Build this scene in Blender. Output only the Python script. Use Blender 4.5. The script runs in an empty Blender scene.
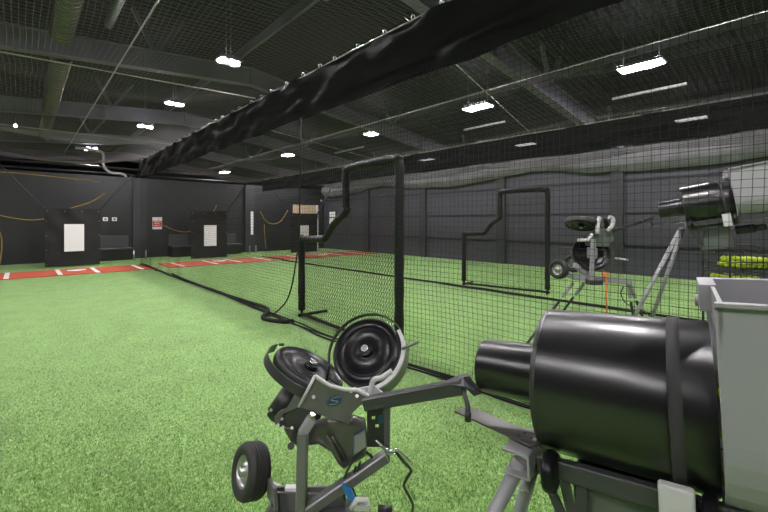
import bpy, math, random
from mathutils import Vector, Matrix, noise
random.seed(7)
PI = math.pi
V = Vector
scn = bpy.context.scene
COL = scn.collection

# ------------------------------------------------------------------ camera frame (metres; +Y runs down the cages)
H = 1.45
YAW = math.atan2(362, 396)
FWD = V((math.sin(YAW), math.cos(YAW), 0)); RGT = V((math.cos(YAW), -math.sin(YAW), 0)); UP = V((0, 0, 1))
CAM = V((0, 0, H))
F = 396.0
def P(px, py, d):
    return CAM + FWD * d + RGT * ((px - 384) / F * d) + UP * ((222 - py) / F * d)
def K(x, y, z):
    """direction: right, up, towards the photographer"""
    return (RGT * x + UP * y - FWD * z)

cam_d = bpy.data.cameras.new('camera'); cam = bpy.data.objects.new('camera', cam_d); COL.objects.link(cam)
cam.location = CAM; cam.rotation_euler = (PI / 2, 0, -YAW)
cam_d.sensor_width = 36; cam_d.lens = F / 768 * 36; cam_d.shift_y = -34 / 768
cam_d.clip_start = 0.05; cam_d.clip_end = 200
scn.camera = cam
vs = scn.view_settings
vs.view_transform = 'Standard'; vs.look = 'None'; vs.gamma = 1.0; vs.use_curve_mapping = False
vs.exposure = 1.8

# ------------------------------------------------------------------ materials
def mat(name, col, rough=0.5, metal=0.0, bump=0.0, bscale=40.0, var=0.0, vscale=8.0, spec=0.5, coat=0.0, emit=None, estr=0.0, alpha=None, ior=None):
    m = bpy.data.materials.new(name); m.use_nodes = True
    nt = m.node_tree; b = nt.nodes['Principled BSDF']
    b.inputs['Roughness'].default_value = rough; b.inputs['Metallic'].default_value = metal
    b.inputs['Specular IOR Level'].default_value = spec
    if coat: b.inputs['Coat Weight'].default_value = coat; b.inputs['Coat Roughness'].default_value = 0.15
    tc = nt.nodes.new('ShaderNodeTexCoord')
    c = (col[0], col[1], col[2], 1)
    if var > 0:
        n = nt.nodes.new('ShaderNodeTexNoise'); n.inputs['Scale'].default_value = vscale; n.inputs['Detail'].default_value = 5
        nt.links.new(tc.outputs['Object'], n.inputs['Vector'])
        r = nt.nodes.new('ShaderNodeMapRange'); r.inputs['From Min'].default_value = 0.3; r.inputs['From Max'].default_value = 0.7
        r.inputs['To Min'].default_value = 1 - var; r.inputs['To Max'].default_value = 1 + var
        nt.links.new(n.outputs['Fac'], r.inputs['Value'])
        h = nt.nodes.new('ShaderNodeVectorMath'); h.operation = 'SCALE'; h.inputs[0].default_value = col
        nt.links.new(r.outputs['Result'], h.inputs['Scale']); nt.links.new(h.outputs['Vector'], b.inputs['Base Color'])
    else:
        b.inputs['Base Color'].default_value = c
    if bump > 0:
        n2 = nt.nodes.new('ShaderNodeTexNoise'); n2.inputs['Scale'].default_value = bscale; n2.inputs['Detail'].default_value = 4
        nt.links.new(tc.outputs['Object'], n2.inputs['Vector'])
        bp = nt.nodes.new('ShaderNodeBump'); bp.inputs['Strength'].default_value = bump; bp.inputs['Distance'].default_value = 0.01
        nt.links.new(n2.outputs['Fac'], bp.inputs['Height']); nt.links.new(bp.outputs['Normal'], b.inputs['Normal'])
    if emit: b.inputs['Emission Color'].default_value = (*emit, 1); b.inputs['Emission Strength'].default_value = estr
    return m

M = {}
M['black_steel'] = mat('black_steel', (0.006, 0.006, 0.0065), 0.36, 0.0, 0.04, 14, 0.25, 6, spec=0.75)
_n = M['black_steel'].node_tree; _b = _n.nodes['Principled BSDF']; _t = _n.nodes.new('ShaderNodeTangent'); _t.direction_type = 'RADIAL'; _t.axis = 'Z'
_n.links.new(_t.outputs[0], _b.inputs['Tangent']); _b.inputs['Anisotropic'].default_value = 0.8; _b.inputs['Anisotropic Rotation'].default_value = 0.25; _b.inputs['Specular IOR Level'].default_value = 0.7
M['strap'] = mat('strap_grey', (0.035, 0.034, 0.035), 0.75, spec=.2)
M['grey_paint'] = mat('grey_paint', (0.22, 0.22, 0.23), 0.42, 0.0, 0.05, 120, 0.05, 5)
M['hopper_grey'] = mat('hopper_grey', (0.225, 0.225, 0.235), 0.5, 0.0, 0.05, 160, 0.04, 3)
M['mid_grey'] = mat('mid_grey', (0.12, 0.12, 0.12), 0.35, 0.1, 0.05, 100, 0.08, 6)
M['dark_grey'] = mat('dark_grey', (0.035, 0.036, 0.038), 0.38, 0.1, 0.05, 100, 0.08, 6)
M['green_grey'] = mat('green_grey', (0.08, 0.09, 0.083), 0.4, 0.0, 0.03, 60, 0.1, 4)
M['housing'] = mat('housing', (0.085, 0.082, 0.074), 0.33, 0.3, 0.06, 90, 0.12, 8)
M['plate_grey'] = mat('plate_grey', (0.10, 0.10, 0.094), 0.45, 0.1, 0.05, 160, 0.06, 9)
M['white_paint'] = mat('white_paint', (0.42, 0.42, 0.42), 0.4, 0, 0.02, 100)
M['chrome'] = mat('chrome', (0.72, 0.72, 0.72), 0.2, 1.0)
M['zinc'] = mat('zinc', (0.36, 0.36, 0.36), 0.35, 0.9, 0.05, 60)
M['rubber'] = mat('rubber', (0.018, 0.018, 0.019), 0.6, 0, 0.1, 160)
M['gloss_black'] = mat('gloss_black', (0.006, 0.006, 0.007), 0.3, 0, 0.03, 30, spec=0.22)
M['wheel_blue'] = mat('wheel_blue', (0.012, 0.016, 0.035), 0.35)
M['black_plastic'] = mat('black_plastic', (0.014, 0.014, 0.015), 0.45)
M['plate_black'] = mat('plate_black', (0.08, 0.075, 0.072), 0.35, 0.4, 0.03, 80)
M['blue'] = mat('blue_label', (0.02, 0.16, 0.42), 0.4)
M['dark_blue'] = mat('dark_blue_label', (0.01, 0.05, 0.11), 0.35)
M['orange'] = mat('orange', (0.8, 0.18, 0.03), 0.5)
M['white'] = mat('white', (0.8, 0.8, 0.8), 0.6)
M['label_grey'] = mat('label_grey', (0.20, 0.21, 0.20), 0.4)
M['cable'] = mat('cable', (0.03, 0.032, 0.03), 0.5)
M['optic'] = mat('optic_yellow', (0.38, 0.50, 0.015), 0.6, 0, 0.2, 60)
M['net'] = mat('net_twine', (0.014, 0.014, 0.0145), 0.7, spec=0.3)
M['net_ceiling'] = mat('net_twine_lit', (0.125, 0.108, 0.125), 0.7, spec=0.3)  # twine lightened overhead: lamp light from above put into the colour
M['rope_dark'] = mat('rope_dark', (0.006, 0.006, 0.0065), 0.85, 0, 0.3, 60)
M['steel_cable'] = mat('steel_cable', (0.30, 0.29, 0.26), 0.4, 0.6)
M['padding'] = mat('padding', (0.0045, 0.0042, 0.005), 0.5, 0, 0.5, 18, spec=0.4)
M['canvas'] = mat('canvas_black', (0.006, 0.0052, 0.0052), 0.7, 0, 0.3, 12, 0.2, 6)
M['red_mat'] = mat('red_mat', (0.46, 0.08, 0.04), 0.9, 0, 0.3, 200, 0.1, 40)
M['line_white'] = mat('line_white', (0.72, 0.71, 0.71), 0.8)
M['bench_black'] = mat('bench_black', (0.012, 0.012, 0.013), 0.4, 0, 0.05, 30)
M['bench_grey'] = mat('bench_grey', (0.06, 0.06, 0.065), 0.35, 0, 0.03, 60)
M['yellow_rope'] = mat('yellow_rope', (0.36, 0.24, 0.05), 0.7, 0, 0.3, 100)
M['red'] = mat('red', (0.6, 0.03, 0.03), 0.5)
M['tan'] = mat('tan_wood', (0.55, 0.42, 0.28), 0.6, 0, 0.1, 20, 0.1, 12)
M['duct'] = mat('duct', (0.11, 0.105, 0.085), 0.4, 0.5, 0.05, 30, 0.15, 4)
M['beam'] = mat('beam_steel', (0.138, 0.122, 0.165), 0.55, 0.1, 0.05, 20, 0.12, 2)
M['purlin'] = mat('purlin_steel', (0.10, 0.095, 0.115), 0.5, 0.2, 0.05, 20, 0.12, 2)
M['girt'] = mat('girt', (0.010, 0.010, 0.013), 0.6)
M['wall_column'] = mat('wall_column', (0.028, 0.029, 0.033), 0.55)
M['concrete'] = mat('concrete', (0.1, 0.1, 0.1), 0.8, 0, 0.2, 10, 0.2, 3)
M['outer'] = mat('outer_wall_dark', (0.03, 0.03, 0.033), 0.8)
M['led'] = mat('led', (1, 1, 1), 0.5, emit=(1.0, 0.955, 0.97), estr=85.0)
M['led_round'] = mat('led_round', (1, 1, 1), 0.5, emit=(1.0, 0.955, 0.97), estr=260.0)
M['added_uplight'] = mat('added_uplight', (1, 1, 1), 0.5, emit=(0.97, 0.95, 1.0), estr=6.0)  # added neutral glow that lifts the dark ceiling
M['warm'] = mat('warm_bulb', (1, .8, .5), 0.5, emit=(1.0, .62, .3), estr=14.0)
M['tube_white'] = mat('strip_white', (0.4, 0.4, 0.4), 0.35)
M['swag'] = mat('bunched_net', (0.13, 0.127, 0.135), 0.85, 0, 0.5, 6, 0.2, 2.5)
def lum_wall(name, c1, c2, rough):
    m = mat(name, c1, rough, 0, 0.06, 3)
    nt = m.node_tree; b = nt.nodes['Principled BSDF']; tc = [n for n in nt.nodes if n.type == 'TEX_COORD'][0]
    mp = nt.nodes.new('ShaderNodeMapping'); mp.inputs['Scale'].default_value = (3.0, 3.0, 0.25)
    n = nt.nodes.new('ShaderNodeTexNoise'); n.inputs['Scale'].default_value = 1.6; n.inputs['Detail'].default_value = 4
    r = nt.nodes.new('ShaderNodeMix'); r.data_type = 'RGBA'
    r.inputs['A'].default_value = (*c1, 1); r.inputs['B'].default_value = (*c2, 1)
    nt.links.new(tc.outputs['Object'], mp.inputs['Vector']); nt.links.new(mp.outputs['Vector'], n.inputs['Vector'])
    nt.links.new(n.outputs['Fac'], r.inputs['Factor']); nt.links.new(r.outputs['Result'], b.inputs['Base Color'])
    return m
M['wall_far'] = lum_wall('wall_far', (0.011, 0.0108, 0.0135), (0.020, 0.0198, 0.0235), 0.5)
M['wall_side'] = lum_wall('wall_side', (0.041, 0.038, 0.051), (0.051, 0.048, 0.063), 0.6)

def turf_material():
    m = mat('turf', (0.15, 0.3, 0.08), 0.75, spec=0.25)
    nt = m.node_tree; b = nt.nodes['Principled BSDF']; tc = [n for n in nt.nodes if n.type == 'TEX_COORD'][0]
    def nz(scale, detail=3, rough=.6, sy=1):
        mp = nt.nodes.new('ShaderNodeMapping'); mp.inputs['Scale'].default_value = (1, sy, 1)
        n = nt.nodes.new('ShaderNodeTexNoise'); n.inputs['Scale'].default_value = scale; n.inputs['Detail'].default_value = detail
        n.inputs['Roughness'].default_value = rough
        nt.links.new(tc.outputs['Object'], mp.inputs['Vector']); nt.links.new(mp.outputs['Vector'], n.inputs['Vector']); return n
    fine = nz(260, 3, .75); mid = nz(42, 5, .75); big = nz(3.2, 4, .6, .7)
    cr = nt.nodes.new('ShaderNodeValToRGB')
    e = cr.color_ramp.elements
    e[0].position = 0.36; e[0].color = (0.040, 0.095, 0.014, 1)
    e[1].position = 0.66; e[1].color = (0.48, 0.68, 0.27, 1)
    x = e.new(0.5); x.color = (0.165, 0.315, 0.078, 1)
    a = nt.nodes.new('ShaderNodeMath'); a.operation = 'MULTIPLY_ADD'; a.inputs[1].default_value = 0.5
    nt.links.new(mid.outputs['Fac'], a.inputs[0])
    s = nt.nodes.new('ShaderNodeMath'); s.operation = 'MULTIPLY'; s.inputs[1].default_value = 0.5
    nt.links.new(fine.outputs['Fac'], s.inputs[0]); nt.links.new(s.outputs[0], a.inputs[2])
    nt.links.new(a.outputs[0], cr.inputs['Fac'])
    mx = nt.nodes.new('ShaderNodeMix'); mx.data_type = 'RGBA'; mx.blend_type = 'MULTIPLY'; mx.inputs['Factor'].default_value = 1
    r = nt.nodes.new('ShaderNodeMapRange'); r.inputs['From Min'].default_value = .3; r.inputs['From Max'].default_value = .7
    r.inputs['To Min'].default_value = 0.84; r.inputs['To Max'].default_value = 1.22
    nt.links.new(big.outputs['Fac'], r.inputs['Value']); nt.links.new(cr.outputs['Color'], mx.inputs['A']); nt.links.new(r.outputs['Result'], mx.inputs['B'])
    nt.links.new(mx.outputs['Result'], b.inputs['Base Color'])
    b.inputs['Sheen Weight'].default_value = .6; b.inputs['Sheen Roughness'].default_value = .2; b.inputs['Sheen Tint'].default_value = (.75, .95, .65, 1)
    bp = nt.nodes.new('ShaderNodeBump'); bp.inputs['Strength'].default_value = 0.8; bp.inputs['Distance'].default_value = 0.012
    nt.links.new(a.outputs[0], bp.inputs['Height']); nt.links.new(bp.outputs['Normal'], b.inputs['Normal'])
    return m
M['turf'] = turf_material()
def valance_material():
    m = bpy.data.materials.new('shade_cloth'); m.use_nodes = True; nt = m.node_tree
    b = nt.nodes['Principled BSDF']; b.inputs['Base Color'].default_value = (0.0022, 0.0022, 0.0024, 1); b.inputs['Roughness'].default_value = 0.7; b.inputs['Specular IOR Level'].default_value = 0.25
    t = nt.nodes.new('ShaderNodeBsdfTransparent'); mx = nt.nodes.new('ShaderNodeMixShader'); mx.inputs['Fac'].default_value = 0.05
    nt.links.new(b.outputs[0], mx.inputs[1]); nt.links.new(t.outputs[0], mx.inputs[2])
    nt.links.new(mx.outputs[0], nt.nodes['Material Output'].inputs['Surface'])
    return m
M['shade'] = valance_material()

# ------------------------------------------------------------------ mesh builder
class MB:
    def __init__(s): s.v = []; s.f = []; s.sm = []
    def add(s, vs, fs, smooth=False):
        n = len(s.v); s.v.extend([V(x) for x in vs]); s.f.extend([[i + n for i in f] for f in fs]); s.sm.extend([smooth] * len(fs))
        return s
    def hexa(s, c):
        """eight corners: bottom ring 0-3, top ring 4-7"""
        return s.add(c, [(3, 2, 1, 0), (4, 5, 6, 7), (0, 1, 5, 4), (1, 2, 6, 5), (2, 3, 7, 6), (3, 0, 4, 7)])
    def box(s, lo, hi):
        x0, y0, z0 = lo; x1, y1, z1 = hi
        return s.hexa([(x0, y0, z0), (x1, y0, z0), (x1, y1, z0), (x0, y1, z0), (x0, y0, z1), (x1, y0, z1), (x1, y1, z1), (x0, y1, z1)])
    def obox(s, c, ax, ay, az):
        """centre and three half-extent vectors"""
        c = V(c); k = []
        for z in (-1, 1):
            for x, y in ((-1, -1), (1, -1), (1, 1), (-1, 1)): k.append(c + ax * x + ay * y + az * z)
        return s.hexa(k)
    def bar(s, p0, p1, w, h, up=UP, ch=0.12):
        """square tube with chamfered edges between two points"""
        p0 = V(p0); p1 = V(p1); d = (p1 - p0).normalized(); sd = d.cross(up)
        if sd.length < 1e-4: sd = d.cross(V((1, 0, 0)))
        sd.normalize(); u = sd.cross(d).normalized()
        a, b = w / 2, h / 2; c = min(a, b) * ch * 2
        pr = [(-a + c, -b), (a - c, -b), (a, -b + c), (a, b - c), (a - c, b), (-a + c, b), (-a, b - c), (-a, -b + c)]
        vs = [p + sd * x + u * y for p in (p0, p1) for x, y in pr]
        fs = [(i, (i + 1) % 8, (i + 1) % 8 + 8, i + 8) for i in range(8)] + [tuple(range(7, -1, -1)), tuple(range(8, 16))]
        return s.add(vs, fs)
    def cyl(s, p0, p1, r0, r1=None, n=24, caps=True, smooth=True):
        r1 = r0 if r1 is None else r1
        p0 = V(p0); p1 = V(p1); d = (p1 - p0).normalized()
        a = d.orthogonal().normalized(); b = d.cross(a)
        vs = []
        for p, r in ((p0, r0), (p1, r1)):
            vs += [p + (a * math.cos(2 * PI * i / n) + b * math.sin(2 * PI * i / n)) * r for i in range(n)]
        s.add(vs, [(i, (i + 1) % n, (i + 1) % n + n, i + n) for i in range(n)], smooth)
        if caps:
            k = len(s.v) - 2 * n; s.f.append([k + i for i in range(n - 1, -1, -1)]); s.f.append([k + n + i for i in range(n)]); s.sm += [False] * 2
        return s
    def lathe(s, o, ax, prof, n=48, a0=0, a1=2 * PI, ref=None, smooth=True, flip=False):
        """prof: (radius, height along axis)"""
        o = V(o); d = V(ax).normalized(); a = (ref - d * ref.dot(d)).normalized() if ref else d.orthogonal().normalized(); b = d.cross(a)
        full = abs(a1 - a0 - 2 * PI) < 1e-6; cols = n if full else n + 1
        vs = []
        for i in range(cols):
            t = a0 + (a1 - a0) * i / n
            e = a * math.cos(t) + b * math.sin(t)
            vs += [o + e * r + d * h for r, h in prof]
        m = len(prof); fs = []
        for i in range(n):
            j = (i + 1) % cols
            for k in range(m - 1): fs.append((i * m + k, j * m + k, j * m + k + 1, i * m + k + 1))
        return s.add(vs, fs, smooth)
    def tube(s, pts, r, n=8, smooth=True, caps=True):
        pts = [V(p) for p in pts]
        rr = r if isinstance(r, (list, tuple)) else [r] * len(pts)
        d0 = (pts[1] - pts[0]).normalized(); a = d0.orthogonal().normalized()
        vs = []
        for i, p in enumerate(pts):
            q0 = pts[max(0, i - 1)]; q1 = pts[min(len(pts) - 1, i + 1)]
            d = (q1 - q0).normalized(); a = a - d * a.dot(d)
            if a.length < 1e-5: a = d.orthogonal()
            a.normalize(); b = d.cross(a)
            vs += [p + (a * math.cos(2 * PI * k / n) + b * math.sin(2 * PI * k / n)) * rr[i] for k in range(n)]
        m = len(pts)
        fs = [(i * n + k, i * n + (k + 1) % n, (i + 1) * n + (k + 1) % n, (i + 1) * n + k) for i in range(m - 1) for k in range(n)]
        s.add(vs, fs, smooth)
        if caps:
            k0 = len(s.v) - n * m; s.f.append([k0 + i for i in range(n - 1, -1, -1)]); s.f.append([k0 + n * (m - 1) + i for i in range(n)]); s.sm += [False] * 2
        return s
    def prism(s, poly, ext):
        """polygon of 3-D points extruded by a vector"""
        n = len(poly); ext = V(ext); vs = [V(p) for p in poly] + [V(p) + ext for p in poly]
        return s.add(vs, [tuple(range(n - 1, -1, -1)), tuple(range(n, 2 * n))] + [(i, (i + 1) % n, (i + 1) % n + n, i + n) for i in range(n)])
    def ball(s, c, r, nu=16, nv=10):
        return s.lathe(V(c), UP, [(max(1e-4, r * math.sin(PI * k / nv)), -r * math.cos(PI * k / nv)) for k in range(nv + 1)], nu)
    def strand(s, pts, r):
        """thin three-sided twine"""
        s.tube(pts, r, 3, False, False)
    def split(s, name, material, parent=None, **kw):
        """one object per separate piece"""
        par = list(range(len(s.v)))
        def root(i):
            while par[i] != i: par[i] = par[par[i]]; i = par[i]
            return i
        for f in s.f:
            a = root(f[0])
            for j in f[1:]:
                par[root(j)] = a
        groups = {}
        for fi, f in enumerate(s.f): groups.setdefault(root(f[0]), []).append(fi)
        for g in groups.values():
            m = MB(); idx = {}
            for fi in g:
                for j in s.f[fi]:
                    if j not in idx: idx[j] = len(m.v); m.v.append(s.v[j])
                m.f.append([idx[j] for j in s.f[fi]]); m.sm.append(s.sm[fi])
            m.build(name, material, parent, **kw)
    def build(s, name, material, parent=None, bevel=0.0, kind=None, origin=None, fixn=False):
        me = bpy.data.meshes.new(name)
        base = V((0, 0, 0))
        if parent is not None: base = V(parent['_o'])
        elif origin is not None: base = V(origin)
        me.from_pydata([tuple(v - base) for v in s.v], [], s.f)
        me.polygons.foreach_set('use_smooth', s.sm)
        me.materials.append(material); me.update()
        if fixn:
            import bmesh
            b = bmesh.new(); b.from_mesh(me); bmesh.ops.recalc_face_normals(b, faces=b.faces); b.to_mesh(me); b.free()
        o = bpy.data.objects.new(name, me); COL.objects.link(o); o['_o'] = tuple(base)
        if parent is not None: o.parent = parent
        else: o.location = base
        if kind: o['kind'] = kind
        if bevel > 0:
            md = o.modifiers.new('bevel', 'BEVEL'); md.width = bevel; md.segments = 2; md.limit_method = 'ANGLE'; md.angle_limit = 0.7
        return o
def tag(o, label, cat, group=None):
    o['label'] = label; o['category'] = cat
    if group: o['group'] = group
    return o
def thing(name, label, cat, loc, group=None):
    o = bpy.data.objects.new(name, None); COL.objects.link(o); o.location = loc; o['_o'] = tuple(loc); o.empty_display_size = 0.1
    return tag(o, label, cat, group)
def copy_tree(o, parent=None):
    c = o.copy(); COL.objects.link(c)
    if parent is not None: c.parent = parent
    for ch in list(o.children): copy_tree(ch, c)
    return c
def smooth_pts(pts, n=6):
    """Catmull-Rom through points"""
    pts = [V(p) for p in pts]; q = [pts[0] * 2 - pts[1]] + pts + [pts[-1] * 2 - pts[-2]]; out = []
    for i in range(1, len(q) - 2):
        a, b, c, d = q[i - 1:i + 3]
        for k in range(n):
            t = k / n
            out.append(0.5 * ((2 * b) + (c - a) * t + (2 * a - 5 * b + 4 * c - d) * t * t + (3 * b - a - 3 * c + d) * t ** 3))
    out.append(pts[-1]); return out

# ------------------------------------------------------------------ room
YB = 18.5; XR = 12.4; HW = 3.22
MB().add([(-9, -7, 0), (12.4, -7, 0), (12.4, 18.5, 0), (-9, 18.5, 0)], [(0, 1, 2, 3)]).build('floor', M['turf'], kind='structure')
MB().add([(-12, -9, -.02), (20, -9, -.02), (20, 33, -.02), (-12, 33, -.02)], [(0, 1, 2, 3)]).build('floor_slab', M['concrete'], kind='structure')
MB().box((-9, YB, 0), (XR + .15, YB + .15, HW)).build('wall_back', M['wall_far'], kind='structure')
w = MB().box((XR, -7, 0), (XR + .15, YB, 3.3)).build('wall_right', M['wall_side'], kind='structure')
for z in (0.80, 1.70, 2.60):
    MB().box((XR - .035, -7, z - .022), (XR, YB, z + .022)).build('girt', M['girt'], w)
for y in (-3.5, .15, 3.8, 7.45, 11.1, 14.75):
    MB().box((XR - .10, y - .16, 0), (XR, y + .16, 3.3)).build('wall_post', M['wall_column'], w)
MB().box((-9.15, -7, 0), (-9, YB, 5.2)).build('wall_left', M['wall_side'], kind='structure')
MB().box((-9.15, -7.15, 0), (XR + .15, -7, 5.2)).build('wall_front', M['wall_side'], kind='structure')
MB().box((-12, 33, 0), (20, 33.2, 6)).build('wall_outer_back', M['outer'], kind='structure')
MB().box((20, -9, 0), (20.2, 33, 6)).build('wall_outer_right', M['outer'], kind='structure')
RX = 4.4
def rafz(x): return 5.02 - (abs(x - RX) * (0.125 if x > RX else 0.085))
cm = MB()
for k in range(2):
    xs = (-12, RX) if k == 0 else (RX, 20)
    cm.add([(xs[0], -9, rafz(xs[0]) + 1.32), (xs[1], -9, rafz(xs[1]) + 1.32), (xs[1], 33.2, rafz(xs[1]) + 1.32), (xs[0], 33.2, rafz(xs[0]) + 1.32)], [(3, 2, 1, 0)])
def deck_mat():
    m = mat('roof_deck', (0.0045, 0.0042, 0.005), 0.75)
    nt = m.node_tree; b = nt.nodes['Principled BSDF']; tc = [n for n in nt.nodes if n.type == 'TEX_COORD'][0]
    w = nt.nodes.new('ShaderNodeTexWave'); w.bands_direction = 'Y'; w.inputs['Scale'].default_value = 1.6
    nt.links.new(tc.outputs['Object'], w.inputs['Vector'])
    bp = nt.nodes.new('ShaderNodeBump'); bp.inputs['Distance'].default_value = .04; nt.links.new(w.outputs['Fac'], bp.inputs['Height']); nt.links.new(bp.outputs['Normal'], b.inputs['Normal'])
    return m
cm.build('ceiling', deck_mat(), kind='structure')
# individual blades standing out of the pile on the nearer part of the turf
def blade_mat():
    m = mat('turf_blades', (0.2, 0.4, 0.1), 0.55, spec=0.4)
    nt = m.node_tree; b = nt.nodes['Principled BSDF']; tc = [n for n in nt.nodes if n.type == 'TEX_COORD'][0]
    n = nt.nodes.new('ShaderNodeTexWhiteNoise'); sn = nt.nodes.new('ShaderNodeVectorMath'); sn.operation = 'SNAP'; sn.inputs[1].default_value = (.012, .012, 1)
    nt.links.new(tc.outputs['Object'], sn.inputs[0]); nt.links.new(sn.outputs[0], n.inputs['Vector'])
    cr = nt.nodes.new('ShaderNodeValToRGB'); e = cr.color_ramp.elements
    e[0].position = 0; e[0].color = (.06, .15, .02, 1); e[1].position = 1; e[1].color = (.72, .84, .46, 1)
    x = e.new(.5); x.color = (.155, .30, .060, 1); x = e.new(.85); x.color = (.33, .50, .16, 1)
    nt.links.new(n.outputs['Value'], cr.inputs['Fac']); nt.links.new(cr.outputs['Color'], b.inputs['Base Color'])
    return m
# roof beams: pitched I-sections
for y in (-6.8, -1.2, 4.4, 10.0, 15.7, 21.3, 27.0):
    b = MB(); hd = .44
    for x0, x1 in ((-12, RX), (RX, 20)):
        z0, z1 = rafz(x0), rafz(x1)
        for (w2, a, c) in ((.012, 0, hd), (.11, 0, .022), (.11, hd - .022, hd)):
            b.hexa([(x0, y - w2, z0 + a), (x1, y - w2, z1 + a), (x1, y + w2, z1 + a), (x0, y + w2, z0 + a), (x0, y - w2, z0 + c), (x1, y - w2, z1 + c), (x1, y + w2, z1 + c), (x0, y + w2, z0 + c)])
    for x in (-6, -2, 2, RX, 7, 11, 15):
        b.box((x - .01, y - .1, rafz(x) + .02), (x + .01, y + .1, rafz(x) + hd - .02))
    o = b.build('roof_beam', M['beam'], kind='structure')
# purlins along the hall
for x in (-8, -4.2, -1.0, 3.9, 7.06, 10.6, 14.6):
    b = MB(); z = rafz(x) + (.44 if x in (3.9, 7.06) else 1.10)
    b.box((x - .035, -9, z), (x - .025, 33, z + .2)); b.box((x - .035, -9, z), (x + .04, 33, z + .012)); b.box((x - .035, -9, z + .19), (x + .04, 33, z + .2))
    b.build('purlin', M['purlin'], kind='structure')
# knee braces (V-shaped pairs) between a beam and the purlins
for (x, y) in [(xx, yy) for xx in (2.2, 9.5, 14.0, -3.5) for yy in (4.4, 10.0, 15.7, 21.3)]:
    b = MB(); z = rafz(x) + .40
    b.bar((x, y, z), (x - .43, y, z + .86), .09, .09); b.bar((x, y, z), (x + .58, y, z + .86), .09, .09)
    b.build('roof_brace', M['beam'], kind='structure')

# ------------------------------------------------------------------ ducts
for i, (x, y0, y1, r, lb) in enumerate(((.55, 4.62, 9.7, .17, 'round metal duct in the upper left, nearest piece, in front of the first beam'),
                                        (.6, 10.3, 15.3, .17, 'greenish round metal duct piece between first and second roof beams at left'),
                                        (.62, 15.95, 21, .16, 'short dim duct piece behind the second roof beam at left'))):
    z = rafz(x) + (.28 if i == 0 else .12); d = MB(); prof = []
    n = int((y1 - y0) / .16)
    for k in range(n):
        yy = k * .16
        prof += [(r, yy), (r, yy + .13), (r + .012, yy + .14), (r + .012, yy + .155)]
    d.lathe((x, y0, z), (0, 1, 0), prof, 24)
    t = thing('air_duct', lb, 'duct', (x, y0, z), 'roof ducts on the left')
    d.build('duct_tube', M['duct'], t)
    MB().bar((x, y0 + 1, z + r), (x, y0 + 1, rafz(x) + 1.31), .02, .02).build('hanger', M['purlin'], t)

d = MB(); d.cyl((1.15, 5.2, 5.0), (1.15, 8.6, 5.0), .07, n=20)
tag(d.build('vent_pipe', M['zinc'], origin=(1.15, 5.2, 5.0)), 'thin bright steel pipe beside the nearest duct at the top left', 'pipe')

b = MB(); b.tube(smooth_pts([(1.5, 19.2, 4.3), (1.9, 19.2, 4.3), (2.3, 19.2, 4.25), (2.4, 19.2, 4.05), (2.4, 19.2, 3.7), (2.6, 19.2, 3.45), (3.0, 19.2, 3.42), (3.15, 19.2, 3.3), (3.15, 19.2, 2.9)], 5), .055, 12)
tag(b.build('vent_pipe', M['tube_white'], origin=(2.4, 19.2, 3.7)), 'pale bent pipe rising behind the top of the far wall at left', 'pipe')
for y, z in ((20.2, 3.75), (24.0, 3.9)):
    t = thing('service_pipe', '', 'pipe', (5, y, z))
    MB().cyl((-11.9, y, z), (20, y, z), .05, n=12).build('pipe_run', M['dark_grey'], t)
    for x in (-6, 0, 6, 12, 18): MB().cyl((x, y, z + .045), (x, y, rafz(x) + 1.31), .008, n=8).build('hanger', M['purlin'], t)
    tag(t, 'long level pipe running above and behind the far wall, ' + ('nearer one' if y < 22 else 'farther one'), 'pipe')
# ------------------------------------------------------------------ lights
def make_light(loc, label):
    x, y, z = loc
    t = thing('ceiling_light', label, 'light', loc, 'high bay ceiling lights')
    hl = .22 if abs(x - 3.05) < .01 and y > 4 else .42
    b = MB(); b.box((x - .22, y - hl, z), (x + .22, y + hl, z + .05)); b.box((x - .06, y - hl + .08, z + .05), (x + .06, y + hl - .08, z + .10))
    b.build('housing', M['purlin'], t, .006)
    for s in (-1, 1):
        if hl < .3: MB().cyl((x + s * .125, y, z - .02), (x + s * .125, y, z - .001), .085, .095, 24).build('lamp', M['led_round'], t)
        else: MB().box((x + s * .105 - .07, y - hl + .04, z - .012), (x + s * .105 + .07, y + hl - .04, z - .001)).build('diffuser', M['led'], t)
        MB().box((x + s * .15 - .05, y - hl + .03, z + .051), (x + s * .15 + .05, y + hl - .03, z + .056)).build('added_uplight', M['added_uplight'], t)  # added emissive strip on top of the housing, brightens the ceiling
    b = MB()
    for s in (-1, 1): b.cyl((x, y + s * (hl - .1), z + .1), (x, y + s * (hl - .1), rafz(x) + 1.31), .006, n=6)
    b.split('suspension', M['purlin'], t)
    return t
LZ = 4.65
rows = {3.05: ['over the left cage line, nearest, cut by the top edge of the photo', 'double spot light above the left net, nearest of the left pairs', 'double spot light above the left net, second of the left pairs', 'double spot light above the left net, farthest of the left pairs'],
        9.4: ['largest bright ceiling panel, at the upper right', 'middle bright ceiling panel of the right row', 'third ceiling panel of the right row, left of the middle one', 'small far light dot of the right row, beyond the rest'],
        15.1: ['light beyond the right wall, rightmost, glimpsed through the black cloth band', 'light beyond the right wall, middle, glimpsed through the black cloth band', 'light beyond the right wall, leftmost, glimpsed through the black cloth band']}
ys = {3.05: (4.6, 7.95, 11.75, 15.2), 9.4: (2.45, 6.4, 10.8, 17.0), 15.1: (2.6, 8.0, 13.3)}
for x, labs in rows.items():
    for y, lb in zip(ys[x], labs): make_light((x, y, LZ if x < 10 else 4.6 - .9 * 0), lb)
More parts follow.
